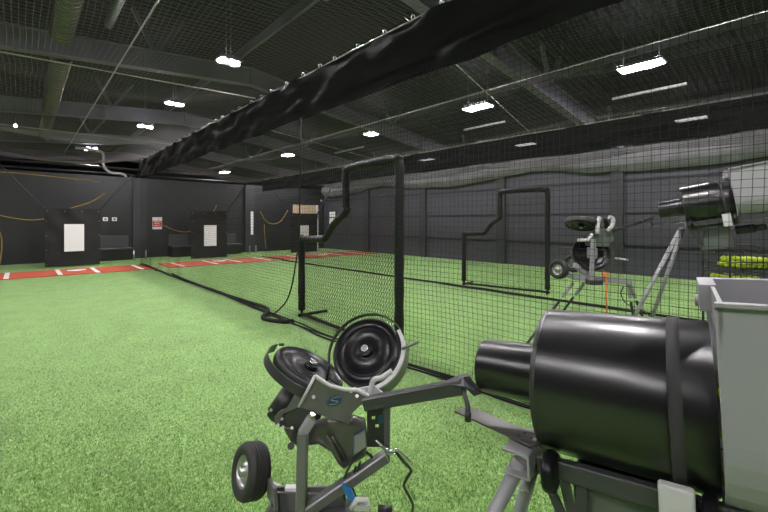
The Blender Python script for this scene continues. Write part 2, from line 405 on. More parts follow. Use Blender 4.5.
for i, (x, y) in enumerate(((-3.4, .5), (-3.4, 5.3), (-3.4, 8.5), (-3.4, 12.5), (3.05, -3.2), (3.05, .9), (9.4, -2.4), (-3.4, -3.5))):
    make_light((x, y, 4.6), 'ceiling light outside the photo, over the ' + ('left lanes' if x < 0 else 'middle lanes' if x < 5 else 'right lanes') + ', ' + ('nearest the front wall', 'level with the pitching machines', 'level with the first roof beam', 'level with the batting mats')[min(3, max(0, int((y + 4) // 4.6)))])
make_light((2.2, 21.2, 4.6), 'faint ceiling light beyond the far wall, left side of the photo')
make_light((8.6, 23.0, 4.3), 'ceiling light beyond the far wall, hidden behind the cloth bands')  # added lamp, lights the rafters behind the partition
make_light((-3.4, 24.0, 4.3), 'ceiling light beyond the far wall, outside the photo to the left')  # unseen lamp, also added to light the far rafters
t = thing('pendant_bulb', 'small warm orange bulb glowing high up at the left edge', 'lamp', (-.16, 18.0, 4.65))
MB().ball((-.16, 18.0, 4.65), .05).build('bulb', M['warm'], t); MB().cyl((-.16, 18.0, 4.69), (-.16, 18.0, 5.2), .012, n=8).build('stem', M['purlin'], t)
# unlit strips beside the lamps
for (x, y, l, lb) in ((10.9, 2.7, 1.5, 'thin white conduit strip under the largest ceiling panel'), (10.9, 7.2, 1.5, 'thin white conduit strip under the middle ceiling panel'), (10.3, 13.5, 2.0, 'thin white conduit strip left of the third ceiling panel')):
    tag(MB().box((x - .04, y - l / 2, 4.50), (x + .04, y + l / 2, 4.55)).build('conduit_strip', M['tube_white'], origin=(x, y, 4.5)), lb, 'conduit', 'white strips by the right lights')

# ------------------------------------------------------------------ netting
CELL = .047
def fbm(x, y, z=0): return noise.noise(V((x, y, z)))
def net_plane(fn, U, Vv, r, ru, rv):
    """fn(u,v)->point; strands every CELL in both directions, sampled at ru / rv"""
    b = MB()
    nu = int(U / CELL); nv = int(Vv / CELL)
    for i in range(nu + 1):
        u = i * U / nu; n = max(2, int(Vv / rv)); b.strand([fn(u, k * Vv / n) for k in range(n + 1)], r)
    for j in range(nv + 1):
        v = j * Vv / nv; n = max(2, int(U / ru)); b.strand([fn(k * U / n, v) for k in range(n + 1)], r)
    return b
def divider(x0, y0, y1, zt, zb, label_net, bulge, seed, r):
    t = thing('divider_net', label_net, 'net', (x0, (y0 + y1) / 2, 0))
    L = y1 - y0
    def fn(u, v):
        y = y0 + u; z = zb + .03 - v * (zb + .03 - .03)   # from valance hem to floor
        z = .03 + (zb - .0) * (1 - v / zb)
        lo = 1 - z / zb
        x = x0 + .035 * fbm(y * .6, z * .5, seed) + lo * .05 * fbm(y * 1.3, z * 1.1, seed + 3) + bulge(y, lo)
        return V((x, y + .02 * fbm(y * 2, z * 1.5, seed + 9), z + .012 * lo * (1 + fbm(y * 1.1, z, seed + 5))))
    net_plane(fn, L, zb, r, .12, .16).build('netting', M['net'], t)
    # valance: hanging black shade cloth with folds, two-sided thin sheet
    b = MB(); nu = int(L / .09); nv = 9; vs = []
    for sgn in (0, 1):
        for i in range(nu + 1):
            y = y0 + L * i / nu
            for j in range(nv + 1):
                q = j / nv; z = zb + (zt - zb) * q + (.03 * fbm(y * 1.2, 4, seed) * (1 - q)) + .02 * fbm(y * .9, 9, seed)*q
                x = x0 + .05 * math.sin(q * PI) * fbm(y * 1.1 + q * 1.5, q * 3, seed) + .045 * fbm(y * 2.6 + q * 3, q * 5, seed + 2) + (.006 if sgn else 0)
                vs.append(V((x, y, z)))
    st = (nu + 1) * (nv + 1); fs = []
    for i in range(nu):
        for j in range(nv):
            a = i * (nv + 1) + j; fs.append((a, a + 1, a + nv + 2, a + nv + 1))
            fs.append((st + a, st + a + nv + 1, st + a + nv + 2, st + a + 1))
    b.add(vs, fs, True); b.build('cloth_band', M['shade'], t)
    b = MB(); b.tube([(x0, y0 + L * i / 60, zt + .02 * fbm((y0 + L * i / 60) * .9, 9, seed)) for i in range(61)], .008, 6)
    b.build('top_cable', M['steel_cable'], t)
    b = MB()
    n = int(L / .42)
    for i in range(n):
        y = y0 + (i + .3 + .3 * random.random()) * L / n; b.lathe((x0, y, zt + .02), (0, 1, .2), [(.022, -.004), (.03, -.004), (.03, .004), (.022, .004), (.022, -.004)], 8)
    b.split('clip', M['zinc'], t)
    # hem rope on the turf
    b = MB()
    for k in range(3):
        pts = []
        for i in range(int(L / .12) + 1):
            y = y0 + .12 * i
            up_ = .024 if y > 13.5 else 0
            pts.append(V((x0 + bulge(y, 1) + .05 * fbm(y * .9, k * 7, seed) + (k - 1) * .025 * (1 + fbm(y * 2, k, 2)), y, .018 + .008 * k + up_)))
        b.tube(pts, .010, 6)
    b.build('hem_rope', M['rope_dark'], t)
    return t
def bulge1(y, lo):
    return -.05 * math.exp(-((y - 3.3) / 1.6) ** 2) - .11 * lo * math.exp(-((y - 4.3) / 2.0) ** 2) - .06 * lo * math.exp(-((y - 6.2) / .6) ** 2)
near_net = divider(2.95, -1.6, 15.4, 3.52, 2.92, 'near divider net of black square mesh under the largest black cloth band', bulge1, 1, .0018)
divider(7.2, -1.6, 15.2, 3.14, 2.68, 'far divider net hanging under the second black cloth band, behind the raised pitching machine', lambda y, lo: 0, 11, .0016)

def ceiling_net(x0, x1, y0, y1, z, z1, sag, label, seed):
    W = x1 - x0; L = y1 - y0
    def fn(u, v):
        x = x0 + u; y = y0 + v
        sx = abs(math.sin(PI * (u / W) * 2)); sy = abs(math.sin(PI * (y + 2) / 4.6))
        ed = min(1, 4 * u / W, 4 * (W - u) / W)
        return V((x + .05 * ed * fbm(x, y, seed), y + .05 * fbm(x * .8, y * .8, seed + 4), z + (z1 - z) * u / W - sag * (.45 * sx + .55 * sy) * min(1, 6 * u / W, 6 * (W - u) / W) + .03 * ed * (fbm(x * 1.5, y * 1.5, seed) - 1)))
    b = net_plane(fn, W, L, .0015, .25, .25)
    o = b.build('ceiling_net', M['net_ceiling'], origin=(x0, y0, z)); tag(o, label, 'net')
ceiling_net(-4.5, 2.86, .8, 15.4, 3.5, 3.5, .28, 'dusty ceiling net sagging over the left lane, upper left of the photo', 3)
ceiling_net(3.04, 7.11, -1.6, 15.2, 3.5, 3.14, .25, 'dusty ceiling net over the middle lane between the two black cloth bands', 5)
ceiling_net(7.29, 11.9, -1.6, 15.2, 3.14, 3.3, .2, 'ceiling net over the right lane beyond the second cloth band', 8)
# steel cables
def cable(p, q, r, lb, sag=0.03):
    p = V(p); q = V(q)
    b = MB(); b.tube([p.lerp(q, i / 16) - UP * sag * 4 * (i / 16) * (1 - i / 16) for i in range(17)], r, 6)
    tag(b.build('support_cable', M['steel_cable'], origin=p), lb, 'cable', 'net support cables')
cable((.95, 1.2, 3.545), (.95, 15.4, 3.545), .009, 'steel cable running away down the middle of the left lane net', .005)
cable((-4.5, 7.35, 3.57), (2.95, 6.5, 3.57), .009, 'nearest steel cable crossing the left lane net', .002)
cable((-4.5, 12.0, 3.57), (2.95, 11.9, 3.57), .007, 'second steel cable crossing the left lane net', .002)
cable((5.02, -1.6, 3.375), (5.02, 15.2, 3.375), .008, 'steel cable running away down the middle lane net', .005)
cable((2.95, 2.9, 3.58), (7.2, 3.75, 3.20), .007, 'nearest steel cable crossing the middle lane net', .002)
cable((2.95, 8.1, 3.58), (7.2, 8.3, 3.20), .006, 'second steel cable crossing the middle lane net', .002)
# end webbing at the far end of the near divider
b = MB(); b.bar((2.97, 15.43, 3.5), (3.4, 18.495, 3.19), .05, .01)
tag(b.build('tie_strap', M['rope_dark'], origin=(2.95, 15.4, 3.5)), 'black strap tying the near cloth band back to the far wall', 'strap')

# bunched netting along the right wall
b = MB(); L = 25.2; nu = 300; nv = 12; vs = []
for i in range(nu + 1):
    y = -6.9 + L * i / nu
    sc = abs(math.sin(PI * (y + 1.0) / 7.3)); zb = 3.12 - .30 * sc + .05 * fbm(y, 3, 1); ztp = 3.5 + .05 * fbm(y * .7, 1, 4)
    for j in range(nv + 1):
        q = j / nv; z = zb + (ztp - zb) * q
        vs.append(V((XR - .145 - .20 * math.sin(PI * min(1, q * 1.15)) * (.7 + .3 * sc) - .03 * fbm(y * 2 + q * 4, q * 6, 2), y, z)))
b.add(vs, [(i * (nv + 1) + j, i * (nv + 1) + j + 1, (i + 1) * (nv + 1) + j + 1, (i + 1) * (nv + 1) + j) for i in range(nu) for j in range(nv)], True)
t = thing('gathered_netting', 'light grey gathered netting draped in swags along the top of the right wall', 'net', (XR - .1, 6, 3.1))
b.build('net_swag', M['swag'], t)
for k in range(12): MB().cyl((XR - .001, -5.1 + 2.05 * k, 3.24), (XR - .20, -5.1 + 2.05 * k, 3.24), .012, n=8).build('wall_peg', M['dark_grey'], t)

# ------------------------------------------------------------------ far end: mats, targets, benches
def bat_mat(xc, x0, x1, name):
    y0, y1 = 13.72, 15.35
    t = thing('batting_mat', name, 'mat', (xc, y0, 0), 'red batting mats')
    MB().box((x0, y0, .003), (x1, y1, .022)).build('mat', M['red_mat'], t)
    for dx in (-1.5, -.43, .40, 1.5):
        MB().box((xc + dx - .05, y0 + .02, .022), (xc + dx + .05, y1 - .02, .026)).build('chalk_line', M['line_white'], t)
    yc = 14.75
    MB().prism([(xc, yc - .26, .0265), (xc + .22, yc - .04, .0265), (xc + .22, yc + .2, .0265), (xc - .22, yc + .2, .0265), (xc - .22, yc - .04, .0265)], (0, 0, .004)).build('home_plate', M['line_white'], t)
bat_mat(1.2, -.9, 3.1, 'red batting mat with white lines at the far left')
bat_mat(5.35, 3.45, 7.1, 'red batting mat with white lines in front of the middle target')
bat_mat(9.85, 7.5, 12.1, 'red batting mat farthest to the right, behind the big L-shaped screen')
def target(xc, w, h, lb, sq):
    y = 16.35
    t = thing('strike_target', lb, 'batting target', (xc, y, 0), 'hanging strike targets')
    b = MB(); nu, nv = 24, 24; vs = []
    for k in (0, 1):
        for i in range(nu + 1):
            for j in range(nv + 1):
                u, v = i / nu, j / nv
                x = xc + (u - .5) * w * (1 + .02 * v); z = .03 + v * h + .03 * abs(u - .5) * v
                vs.append(V((x, y + .02 * fbm(x * 3, z * 3, xc) + .015 * math.sin((u + v) * 12) * (v) + k * .012, z)))
    st = (nu + 1) * (nv + 1); fs = []
    for i in range(nu):
        for j in range(nv):
            a = i * (nv + 1) + j; fs.append((a, a + nv + 1, a + nv + 2, a + 1)); fs.append((st + a, st + a + 1, st + a + nv + 2, st + a + nv + 1))
    b.add(vs, fs, True).build('canvas', M['canvas'], t)
    a, c, zz0, zz1 = sq
    MB().box((xc + a, y - .055, zz0), (xc + c, y - .035, zz1)).build('strike_panel', M['white'], t)
    b = MB()
    for i in range(4):
        b.cyl((xc - w / 2 + .05 + (w - .1) * i / 3, y - .03, h - .04), (xc - w / 2 + .05 + (w - .1) * i / 3, y - .045, h - .04), .013, n=10)
        for s in (-1, 1): b.cyl((xc + s * (w / 2 - .03), y - .03, .1 + i * h / 4), (xc + s * (w / 2 - .03), y - .045, .1 + i * h / 4), .012, n=10)
    b.split('grommet', M['zinc'], t)
    for s in (-1, 1):
        MB().bar((xc + s * w / 2, y, h + .03), (xc + s * (w / 2 + 1.0), y + .3, 3.15), .07, .012).build('hanging_strap', M['rope_dark'], t)
target(1.24, 1.42, 1.84, 'black canvas target with white panel above the left mat', (-.24, .27, .50, 1.38))
target(5.52, 1.38, 1.84, 'black canvas target with white panel above the middle mat', (-.22, .25, .50, 1.32))
target(9.85, 1.42, 1.82, 'black canvas target with white panel in front of the tan doorway', (-.25, .2, .72, 1.3))
def bench(x0, x1, lb):
    t = thing('bench', lb, 'bench', ((x0 + x1) / 2, 18.1, 0), 'black wall benches')
    MB().box((x0, 17.85, 0), (x1, 18.45, .40)).build('seat_box', M['bench_black'], t, .01)
    MB().box((x0 - .02, 17.80, .40), (x1 + .02, 18.45, .46)).build('seat', M['bench_grey'], t, .012)
    MB().box((x0, 18.37, .46), (x1 - .05, 18.45, .92)).build('backrest', M['bench_grey'], t, .01)
bench(1.75, 3.15, 'low black bench with grey backrest, right of the left target')
bench(4.55, 5.35, 'low black bench half hidden left behind the middle target')
bench(6.4, 7.45, 'low black bench right behind the middle target')
for x in (3.5, 8.1):
    o = MB().box((x - .24, YB - .12, 0), (x + .24, YB, HW)).build('wall_pilaster', M['wall_column'], kind='structure')
for x, lb in ((2.37, 'left one of two white wall plates above the left bench'), (2.66, 'right one of two white wall plates above the left bench')):
    t = thing('wall_outlet', lb, 'outlet', (x, YB - .01, 1.55), 'white wall plates')
    MB().box((x - .08, YB - .02, 1.49), (x + .08, YB, 1.63)).build('cover_plate', M['white'], t, .004)
    MB().box((x - .035, YB - .024, 1.53), (x + .035, YB - .02, 1.59)).build('socket', M['bench_grey'], t)
# safety sign: white board with red centre band and text lines
t = thing('wall_sign', 'small red and white notice on the far wall right of the first pilaster', 'sign', (4.15, YB - .01, 1.4))
MB().box((3.97, YB - .02, 1.15), (4.32, YB, 1.65)).build('board', M['white'], t)
b = MB(); b.box((3.98, YB - .023, 1.24), (4.31, YB - .02, 1.50)); b.build('red_band', M['red'], t)
b = MB()
for z, w2 in ((1.46, .26), (1.39, .2), (1.31, .26)):
    for k in range(6): b.box((4.145 - w2 / 2 + k * w2 / 6, YB - .026, z - .018), (4.145 - w2 / 2 + (k + .7) * w2 / 6, YB - .023, z + .012))
b.build('lettering', M['white'], t)
for x, lb in ((3.15, 'left'), (3.55, 'right'), (7.72, 'left'), (8.02, 'right')):
    b = MB(); b.cyl((x, 17.6, 0), (x, 17.6, .34), .028, n=12); b.cyl((x, 17.6, .34), (x, 17.6, .36), .034, n=12)
    tag(b.build('floor_post', M['zinc'], origin=(x, 17.6, 0)), 'short pale post on the turf, %s one of the pair at the %s pilaster' % (lb, 'first' if x < 5 else 'second'), 'post', 'short posts by the pilasters')
for x, z0, z1, lb in ((8.18, .85, 1.95, 'tall white strip on the second pilaster'), ):
    tag(MB().box((x - .06, YB - .14, z0), (x + .06, YB - .12, z1)).build('wall_strip', M['white'], origin=(x, YB - .12, z0)), lb, 'strip')
tag(MB().box((XR - .02, 17.45, 1.05), (XR, 17.95, 2.0)).build('wall_strip', M['white'], origin=(XR, 17.7, 1.5)), 'white strip on the right wall by the far corner', 'strip')
def yrope(pts, lb, r=.018):
    t = thing('yellow_rope', lb, 'rope', pts[0], 'yellow ropes on the far wall')
    MB().tube(smooth_pts(pts, 6), r, 8).build('rope_line', M['yellow_rope'], t)
    for p in (pts[0], pts[-1]):
        MB().cyl((p[0], YB - .0004, p[2]), (p[0], YB - .042, p[2]), .006, n=8).build('wall_staple', M['dark_grey'], t)
yw = YB - .0181
yrope([(-.75, yw, 1.75), (-.3, yw, 1.60), (.2, yw, 1.52), (.62, yw, 1.56)], 'yellow rope sagging on the wall left of the left target')
yrope([(-.85, yw, 1.5), (-.55, yw, 1.1), (-.5, yw, .6), (-.55, yw, .05)], 'yellow rope hanging to the floor at the left edge')
yrope([(1.3, yw, 1.95), (1.9, yw, 2.2), (2.35, yw, 2.55)], 'yellow rope rising from behind the left target')
yrope([(4.35, yw, 1.32), (4.8, yw, 1.1), (5.2, yw, 1.02), (5.6, yw, 1.08)], 'yellow rope from the red sign to the middle target')
yrope([(6.35, yw, 1.8), (6.55, yw, 2.2)], 'short yellow rope end above the middle target')
yrope([(8.65, yw, 1.98), (8.9, yw, 1.55), (9.3, yw, 1.35), (9.75, yw, 1.5), (10.15, yw, 2.05)], 'yellow rope looped in a deep curve between second pilaster and doorway')
yrope([(8.85, yw, 1.35), (8.88, yw, .8), (8.95, yw, .1)], 'yellow rope hanging straight down below the deep loop')
yrope([(-1.6, YB - .0147, 3.1), (.0, YB - .0147, 3.12), (2.2, YB - .0147, 2.98)], 'long yellow rope along the top of the far wall at left', .014)
# lit doorway with tan panelling
MB().box((10.45, YB - .03, 0), (12.0, YB, 2.36)).build('door_1', M['tan'], kind='structure')
MB().box((11.85, YB - .07, 0), (11.97, YB, 2.36)).build('trim_1', M['white'], kind='structure')
tag(MB().ball((12.1, YB - .18, 2.62), .055).build('wall_lamp', M['white'], origin=(12.1, YB - .18, 2.6)), 'small white round wall lamp beside the doorway', 'lamp')

# ------------------------------------------------------------------ L-shaped screens
def l_screen(pl, pr, lb, hs, foot_side):
    pl = V((*pl, 0)); pr = V((*pr, 0)); W = (pr - pl).length; e = (pr - pl).normalized(); nn = e.cross(UP)
    t = thing('l_screen', lb, 'pitching screen', (pl + pr) / 2, 'L-shaped pitching screens')
    hl, hc, hm, ht, a, c = hs
    def q(u, z): return pl + e * u + UP * z
    pr_ = .052
    path = [q(0, .10), q(0, .6), q(0, hl - .03), q(.05, hl), q(.3 * a / .65, hl + .01), q(a * .9, hc), q(a + .06, hc + .02), q((a + c) / 2, (hc + hm) / 2), q(c, hm - .05), q(c + .01, hm + .05), q(c, (hm + ht) / 2), q(c, ht - .08), q(c + .05, ht - .01), q((c + W) / 2, ht + .01), q(W - .06, ht), q(W, ht - .06), q(W, 1.4), q(W, .7), q(W, .10)]
    sp = smooth_pts(path, 10)
    b = MB(); b.tube(sp, [pr_ * (1 + .10 * fbm(i * .31, 2, W) + .05 * math.sin(i * 1.3)) for i in range(len(sp))], 14)
    b.build('padding', M['padding'], t)
    b = MB(); b.cyl(q(0, 0.02), q(0, .14), .022, n=12); b.cyl(q(W, 0.02), q(W, .14), .022, n=12)
    b.cyl(q(0, .045), q(W, .045), .022, n=12); b.build('base_bar', M['rope_dark'], t)
    for u in (0, W):
        m2 = MB(); m2.cyl(q(u, .025) - nn * (.45 if u == 0 else .12), q(u, .025) + nn * .05, .022, n=12); m2.build('foot', M['rope_dark'], t)
    # diamond netting clipped to the L outline
    def top(u):
        if u < a: return hl
        if u < c: return hl + (hm - hl) * (u - a) / (c - a)
        return ht
    b = MB(); step = .062
    for sg in (1, -1):
        k = -40
        while k < 90:
            # line z = sg*u*1.25 + off
            off = k * step; k += 1; seg = []
            for i in range(int(W / .03) + 1):
                u = i * .03; z = sg * u * 1.25 + off - (0 if sg > 0 else -W * .0)
                if .05 < z < top(u):
                    dd = nn * (-.05 * math.sin(PI * u / W) * math.sin(PI * min(1, z / 2)) + .01 * fbm(u * 3, z * 3, sg))
                    seg.append(q(u, z) + dd)
                else:
                    if len(seg) > 1: b.strand(seg, .0024)
                    seg = []
            if len(seg) > 1: b.strand(seg, .0024)
    b.build('netting', M['net'], t)
    return t
l_screen((3.17, 5.34), (3.04, 3.08), 'large black padded L-shaped screen in the middle of the photo, beside the near divider net', (1.19, 1.21, 1.63, 2.14, .65, 1.22), 1)
l_screen((7.50, 5.48), (7.76, 3.64), 'smaller-looking black L-shaped screen farther back, beyond the second divider net', (1.18, 1.2, 1.6, 2.1, .46, .86), 1)
# loose net folds on the turf at the foot of the near screen
b = MB()
def fl(px, py): 
    d = F * H / (py - 222); p = P(px, py, d); p.z = .03; return p
b.tube(smooth_pts([fl(172, 275), fl(185, 281), fl(228, 297), fl(262, 308), fl(268, 313), fl(263, 320), fl(282, 323.5), fl(294, 323)], 8), .03, 8)
b.build('hem_bundle', M['rope_dark'], near_net)
b = MB(); b.tube(smooth_pts([V((2.93, 4.95, 2.93)), P(301, 150, 5.36), P(300, 190, 5.3), P(299, 230, 5.25), P(296, 262, 5.2), P(288, 298, 5.2), P(272, 316, 5.6)], 8), .010, 6)
tag(b.build('hanging_cord', M['rope_dark'], origin=P(300, 190, 5.6)), 'thin dark cord hanging beside the left post of the large screen', 'cord')

# ------------------------------------------------------------------ pitching machines
def view_normal(px, py, ratio, ix, iy):
    """unit normal of a disc seen at a pixel as an ellipse with that minor/major ratio, minor axis towards (ix right, iy up)"""
    v = -(P(px, py, 1) - CAM).normalized()
    w = K(ix, iy, 0); w = (w - v * w.dot(v)).normalized()
    return (v * ratio + w * math.sqrt(1 - ratio * ratio)).normalized()
def throw_wheel(t, c, n, R, th, ref=None):
    """c = centre of the near face"""
    b = MB()
    b.lathe(c, n, [(R * .93, -.004), (R * .96, -.002), (R * .985, -.005), (R, -.012), (R, -th + .012), (R * .97, -th + .002), (R * .85, -th)], 64)
    ty = b.build('throwing_tire', M['rubber'], t)
    b = MB(); b.lathe(c, n, [(.0005, -.008), (R * .26, -.008), (R * .28, -.0095), (R * .62, -.0095), (R * .645, -.006), (R * .68, -.006), (R * .70, -.0085), (R * .88, -.008), (R * .91, .001), (R * .94, .002), (R * .95, -.004)], 64)
    a = V(n).orthogonal().normalized(); bb = V(n).cross(a)
    b.build('wheel_disc', M['gloss_black'], t)
    b = MB(); b.cyl(c - V(n) * .012, c + V(n) * .012, R * .20, R * .17, 24); hb = b.build('hub', M['gloss_black'], t)
    b = MB(); b.cyl(c + V(n) * .010, c + V(n) * .026, R * .12, R * .10, 24); b.cyl(c + V(n) * .026, c + V(n) * .029, R * .04, R * .04, 12); b.build('hub_cap', M['chrome'], hb)
    b = MB(); b.lathe(c - V(n) * th, n, [(R * .85, 0), (R * .8, -.004), (R * .3, -.006), (.0005, -.006)], 48); b.build('wheel_back', M['black_plastic'], t)
    return ty
def band(t, name, material, c, n, r0, r1, h0, h1, ref, a0, a1, nseg=40):
    b = MB(); prof = [(r0, h0), (r1, h0), (r1, h1), (r0, h1), (r0, h0)]
    b.lathe(c, n, prof, nseg, a0, a1, ref, smooth=False)
    # end caps
    m = 5; k = len(b.v) - (nseg + 1) * m
    b.f.append([k, k + 1, k + 2, k + 3]); k2 = len(b.v) - m; b.f.append([k2 + 3, k2 + 2, k2 + 1, k2]); b.sm += [False, False]
    return b.build(name, material, t)
def road_wheel(t, c, n, R, w):
    """c = centre of the outer face, n = outward axis"""
    prof = [(R * .56, -.004), (R * .62, .003), (R * .80, .006), (R * .93, 0), (R * .985, -.012)]
    g = 5; 
    for k in range(g):
        h = -.014 - (w - .028) * k / g; dh = (w - .028) / g
        prof += [(R, h), (R, h - dh * .7), (R * .975, h - dh * .78), (R * .975, h - dh * .95)]
    prof += [(R * .985, -w + .012), (R * .93, -w), (R * .6, -w + .004)]
    ty = MB().lathe(c, n, prof, 48).build('tire', M['rubber'], t)
    rim = MB().lathe(c, n, [(R * .57, -.004), (R * .52, -.016), (R * .36, -.022), (R * .30, -.008), (R * .16, -.006), (R * .15, .008), (R * .07, .010), (.0005, .010)], 32).build('rim', M['zinc'], ty)
    MB().lathe(c - V(n) * w, n, [(R * .6, 0.004), (R * .5, .012), (R * .2, .01), (.0005, .01)], 24).build('rim_back', M['zinc'], ty)
    b = MB(); 
    a = V(n).orthogonal().normalized(); bb = V(n).cross(a)
    for k in range(4):
        e = a * math.cos(k * PI / 2 + .4) + bb * math.sin(k * PI / 2 + .4); b.cyl(c + e * R * .24 - V(n) * .008, c + e * R * .24 + V(n) * .001, R * .035, n=8)
    b.split('wheel_bolt', M['chrome'], ty)
    return ty
def q2(pts, d): return [P(x, y, d) for x, y in pts]

# ---- machine 1, in the foreground
m1o = P(335, 512, 1.65); m1o.z = 0
t = thing('pitching_machine', 'low grey pitching machine with two big black wheels, in the foreground on the turf', 'pitching machine', m1o, 'pitching machines')
# right wheel
nA = view_normal(367, 353, .90, -.45, .6); cA = P(366, 350.5, 1.66); RA = .149
throw_wheel(t, cA, nA, RA, .062)
refA = K(0, 1, 0)
# housing shell around lower right of wheel A
def ang(n, ref, d):
    a = (ref - n * ref.dot(n)).normalized(); b = n.cross(a); d = d - n * d.dot(n); return math.atan2(d.dot(b), d.dot(a))
a_ur = ang(nA, refA, K(.75, .55, 0)); a_dl = ang(nA, refA, K(-.1, -1, 0)); a_ul = ang(nA, refA, K(-.9, -.2, 0))
def arc(a, b):
    """going clockwise as seen by the photographer (decreasing angle)"""
    while b > a: b -= 2 * PI
    return b, a
lo, hi = arc(a_ur, a_dl)
band(t, 'wheel_shell', M['green_grey'], cA, nA, RA * 1.04, RA * 1.12, -.085, -.012, refA, lo, hi)
band(t, 'shell_rim', M['white_paint'], cA, nA, RA * 1.02, RA * 1.12, -.012, .006, refA, lo, hi)
lo2, hi2 = arc(a_ul, a_ur)
band(t, 'guard_strap', M['dark_grey'], cA, nA, RA * 1.13, RA * 1.15, -.028, -.006, refA, lo2, hi2)
# lever rod through the shell
MB().cyl(P(402, 349, 1.60), P(419, 341.5, 1.58), .006, n=12).build('lever', M['zinc'], t, 0)
b = MB(); b.tube([P(330, 364, 1.63), P(329, 368, 1.63), P(326, 382, 1.63)], .006, 8); b.tube([P(326, 376, 1.63), P(340, 386, 1.64), P(346, 392, 1.64)], .004, 8)
b.build('guard_stay', M['black_plastic'], t)
# left wheel
nB = view_normal(309, 367, .36, .47, .88); cB = P(311, 366, 1.70); RB = .160
throw_wheel(t, cB, nB, RB, .045)
refB = K(0, 1, 0)
lo, hi = arc(ang(nB, refB, K(-.3, -1, .9)), ang(nB, refB, K(-.75, 1, -.5)))
band(t, 'guard_strap', M['dark_grey'], cB, nB, RB * 1.19, RB * 1.215, -.050, -.012, refB, lo, hi)
b = MB(); b.tube(q2([(284, 344.5), (279, 344.5)], 1.66), .006, 8); b.build('strap_end', M['dark_grey'], t)
# front yoke plate with oval badge
pl = [(315, 376), (322, 381), (331, 386), (345, 389.5), (357, 390), (367, 395), (370, 401), (360, 406), (353, 413), (349, 424), (330, 419), (299, 407)]
pf = MB().prism(q2(pl, 1.48), FWD * .006); pf.build('yoke_plate', M['plate_grey'], t, .002, fixn=True)
b = MB(); top = [P(x, y, 1.475) for x, y in pl[:7]]; b.tube(top, .0075, 8); b.tube([P(315, 376, 1.475), P(299, 407, 1.475)], .006, 8); b.build('plate_lip', M['white_paint'], t)
# top shelf joining yoke to shell
b = MB(); b.prism(q2([(352, 390), (374, 386), (384, 394), (372, 403), (362, 397)], 1.50), FWD * .02 - UP * .004); b.tube(smooth_pts(q2([(370, 398), (371, 388), (374, 380), (382, 377.5), (392, 371)], 1.50), 5), .010, 10)
b.build('shell_bracket', M['white_paint'], t, fixn=True)
def oval(cx, cy, rx, ry, rot, d, n=28):
    o = []
    for i in range(n):
        a = 2 * PI * i / n; x = rx * math.cos(a); y = ry * math.sin(a); o.append(P(cx + x * math.cos(rot) + y * math.sin(rot), cy - x * math.sin(rot) + y * math.cos(rot), d))
    return o
bd = MB().prism(oval(334.5, 401, 8, 5.0, .33, 1.478), FWD * .002).build('badge', M['dark_blue'], t, fixn=True)
b = MB()
b.tube(smooth_pts(q2([(340, 397), (335, 397.5), (331, 400), (334, 401), (338, 401.5), (335, 404), (329.5, 404.5)], 1.476), 4), .0018, 6); b.build('badge_mark', M['label_grey'], bd)
b = MB(); 
for x, y in ((313.5, 397), (357, 396), (351, 391)): b.cyl(P(x, y, 1.48), P(x, y, 1.47), .007, n=6)
b.split('plate_bolt', M['zinc'], t)
# motors behind
b = MB(); b.cyl(P(297, 386, 1.66), P(277, 416, 1.60), .048, n=28); b.cyl(P(277, 416, 1.60), P(275, 419, 1.59), .038, n=28)
b.build('motor', M['black_plastic'], t)
# light bracket on the left
b = MB(); b.prism(q2([(296, 392), (303, 400), (299, 407), (283, 414), (279, 424), (275, 425), (274, 417), (280, 411), (286, 409)], 1.545), FWD * .008); b.build('motor_bracket', M['plate_grey'], t, .001, fixn=True)
b = MB(); b.prism(q2([(281, 414), (300, 407), (322, 414), (318, 424), (300, 430), (290, 428), (279, 427)], 1.555), FWD * .09); b.build('lower_bracket', M['dark_grey'], t, .003, fixn=True)
b = MB()
for x, y in ((282, 419), (283, 427), (292, 428), (271, 410), (278, 425)): b.cyl(P(x, y, 1.55), P(x, y, 1.54), .006, n=8)
b.split('bracket_bolt', M['zinc'], t)
# moulded lower housing: loft between outlines at growing depth
outl = [(303, 424), (326, 417), (352, 414), (365, 418), (368, 436), (366, 456), (353, 464), (344, 469), (338, 464), (331, 452), (318, 444), (305, 446), (299, 436)]
b = MB(); rings = []; cx = sum(p[0] for p in outl) / len(outl); cy = sum(p[1] for p in outl) / len(outl)
for k, (d, s) in enumerate(((1.50, .55), (1.495, .84), (1.51, .96), (1.54, 1.0), (1.68, 1.0), (1.70, .9))):
    rings.append([P(cx + (x - cx) * s, cy + (y - cy) * s, d) for x, y in outl])
n = len(outl); vs = [p for r in rings for p in r]
fs = [(k * n + i, k * n + (i + 1) % n, (k + 1) * n + (i + 1) % n, (k + 1) * n + i) for k in range(len(rings) - 1) for i in range(n)] + [tuple(range(n - 1, -1, -1)), tuple(range((len(rings) - 1) * n, len(rings) * n))]
hs = b.add(vs, fs, True).build('motor_housing', M['housing'], t, fixn=True)
b = MB(); b.tube(q2([(327, 436), (333, 445), (343, 461)], 1.485), .005, 8); b.tube(q2([(332, 437), (338, 446), (346, 460)], 1.485), .004, 8); b.split('housing_rib', M['housing'], hs)
MB().prism(q2([(354, 436), (365, 430), (366, 447), (354, 455)], 1.486), FWD * .003).build('housing_label', M['label_grey'], hs, fixn=True)
b = MB(); b.tube(q2([(353.5, 456), (354, 436), (366, 429.5)], 1.484), .0016, 6); b.build('label_edge', M['blue'], hs)
b = MB(); b.prism(q2([(283, 428), (300, 430), (299, 447), (291, 443), (286, 434)], 1.62), FWD * .06); b.build('rear_cover', M['housing'], t, .004, fixn=True)
b = MB(); b.cyl(P(291, 446, 1.62), P(291, 446, 1.57), .014, n=16); b.build('knob', M['black_plastic'], t)
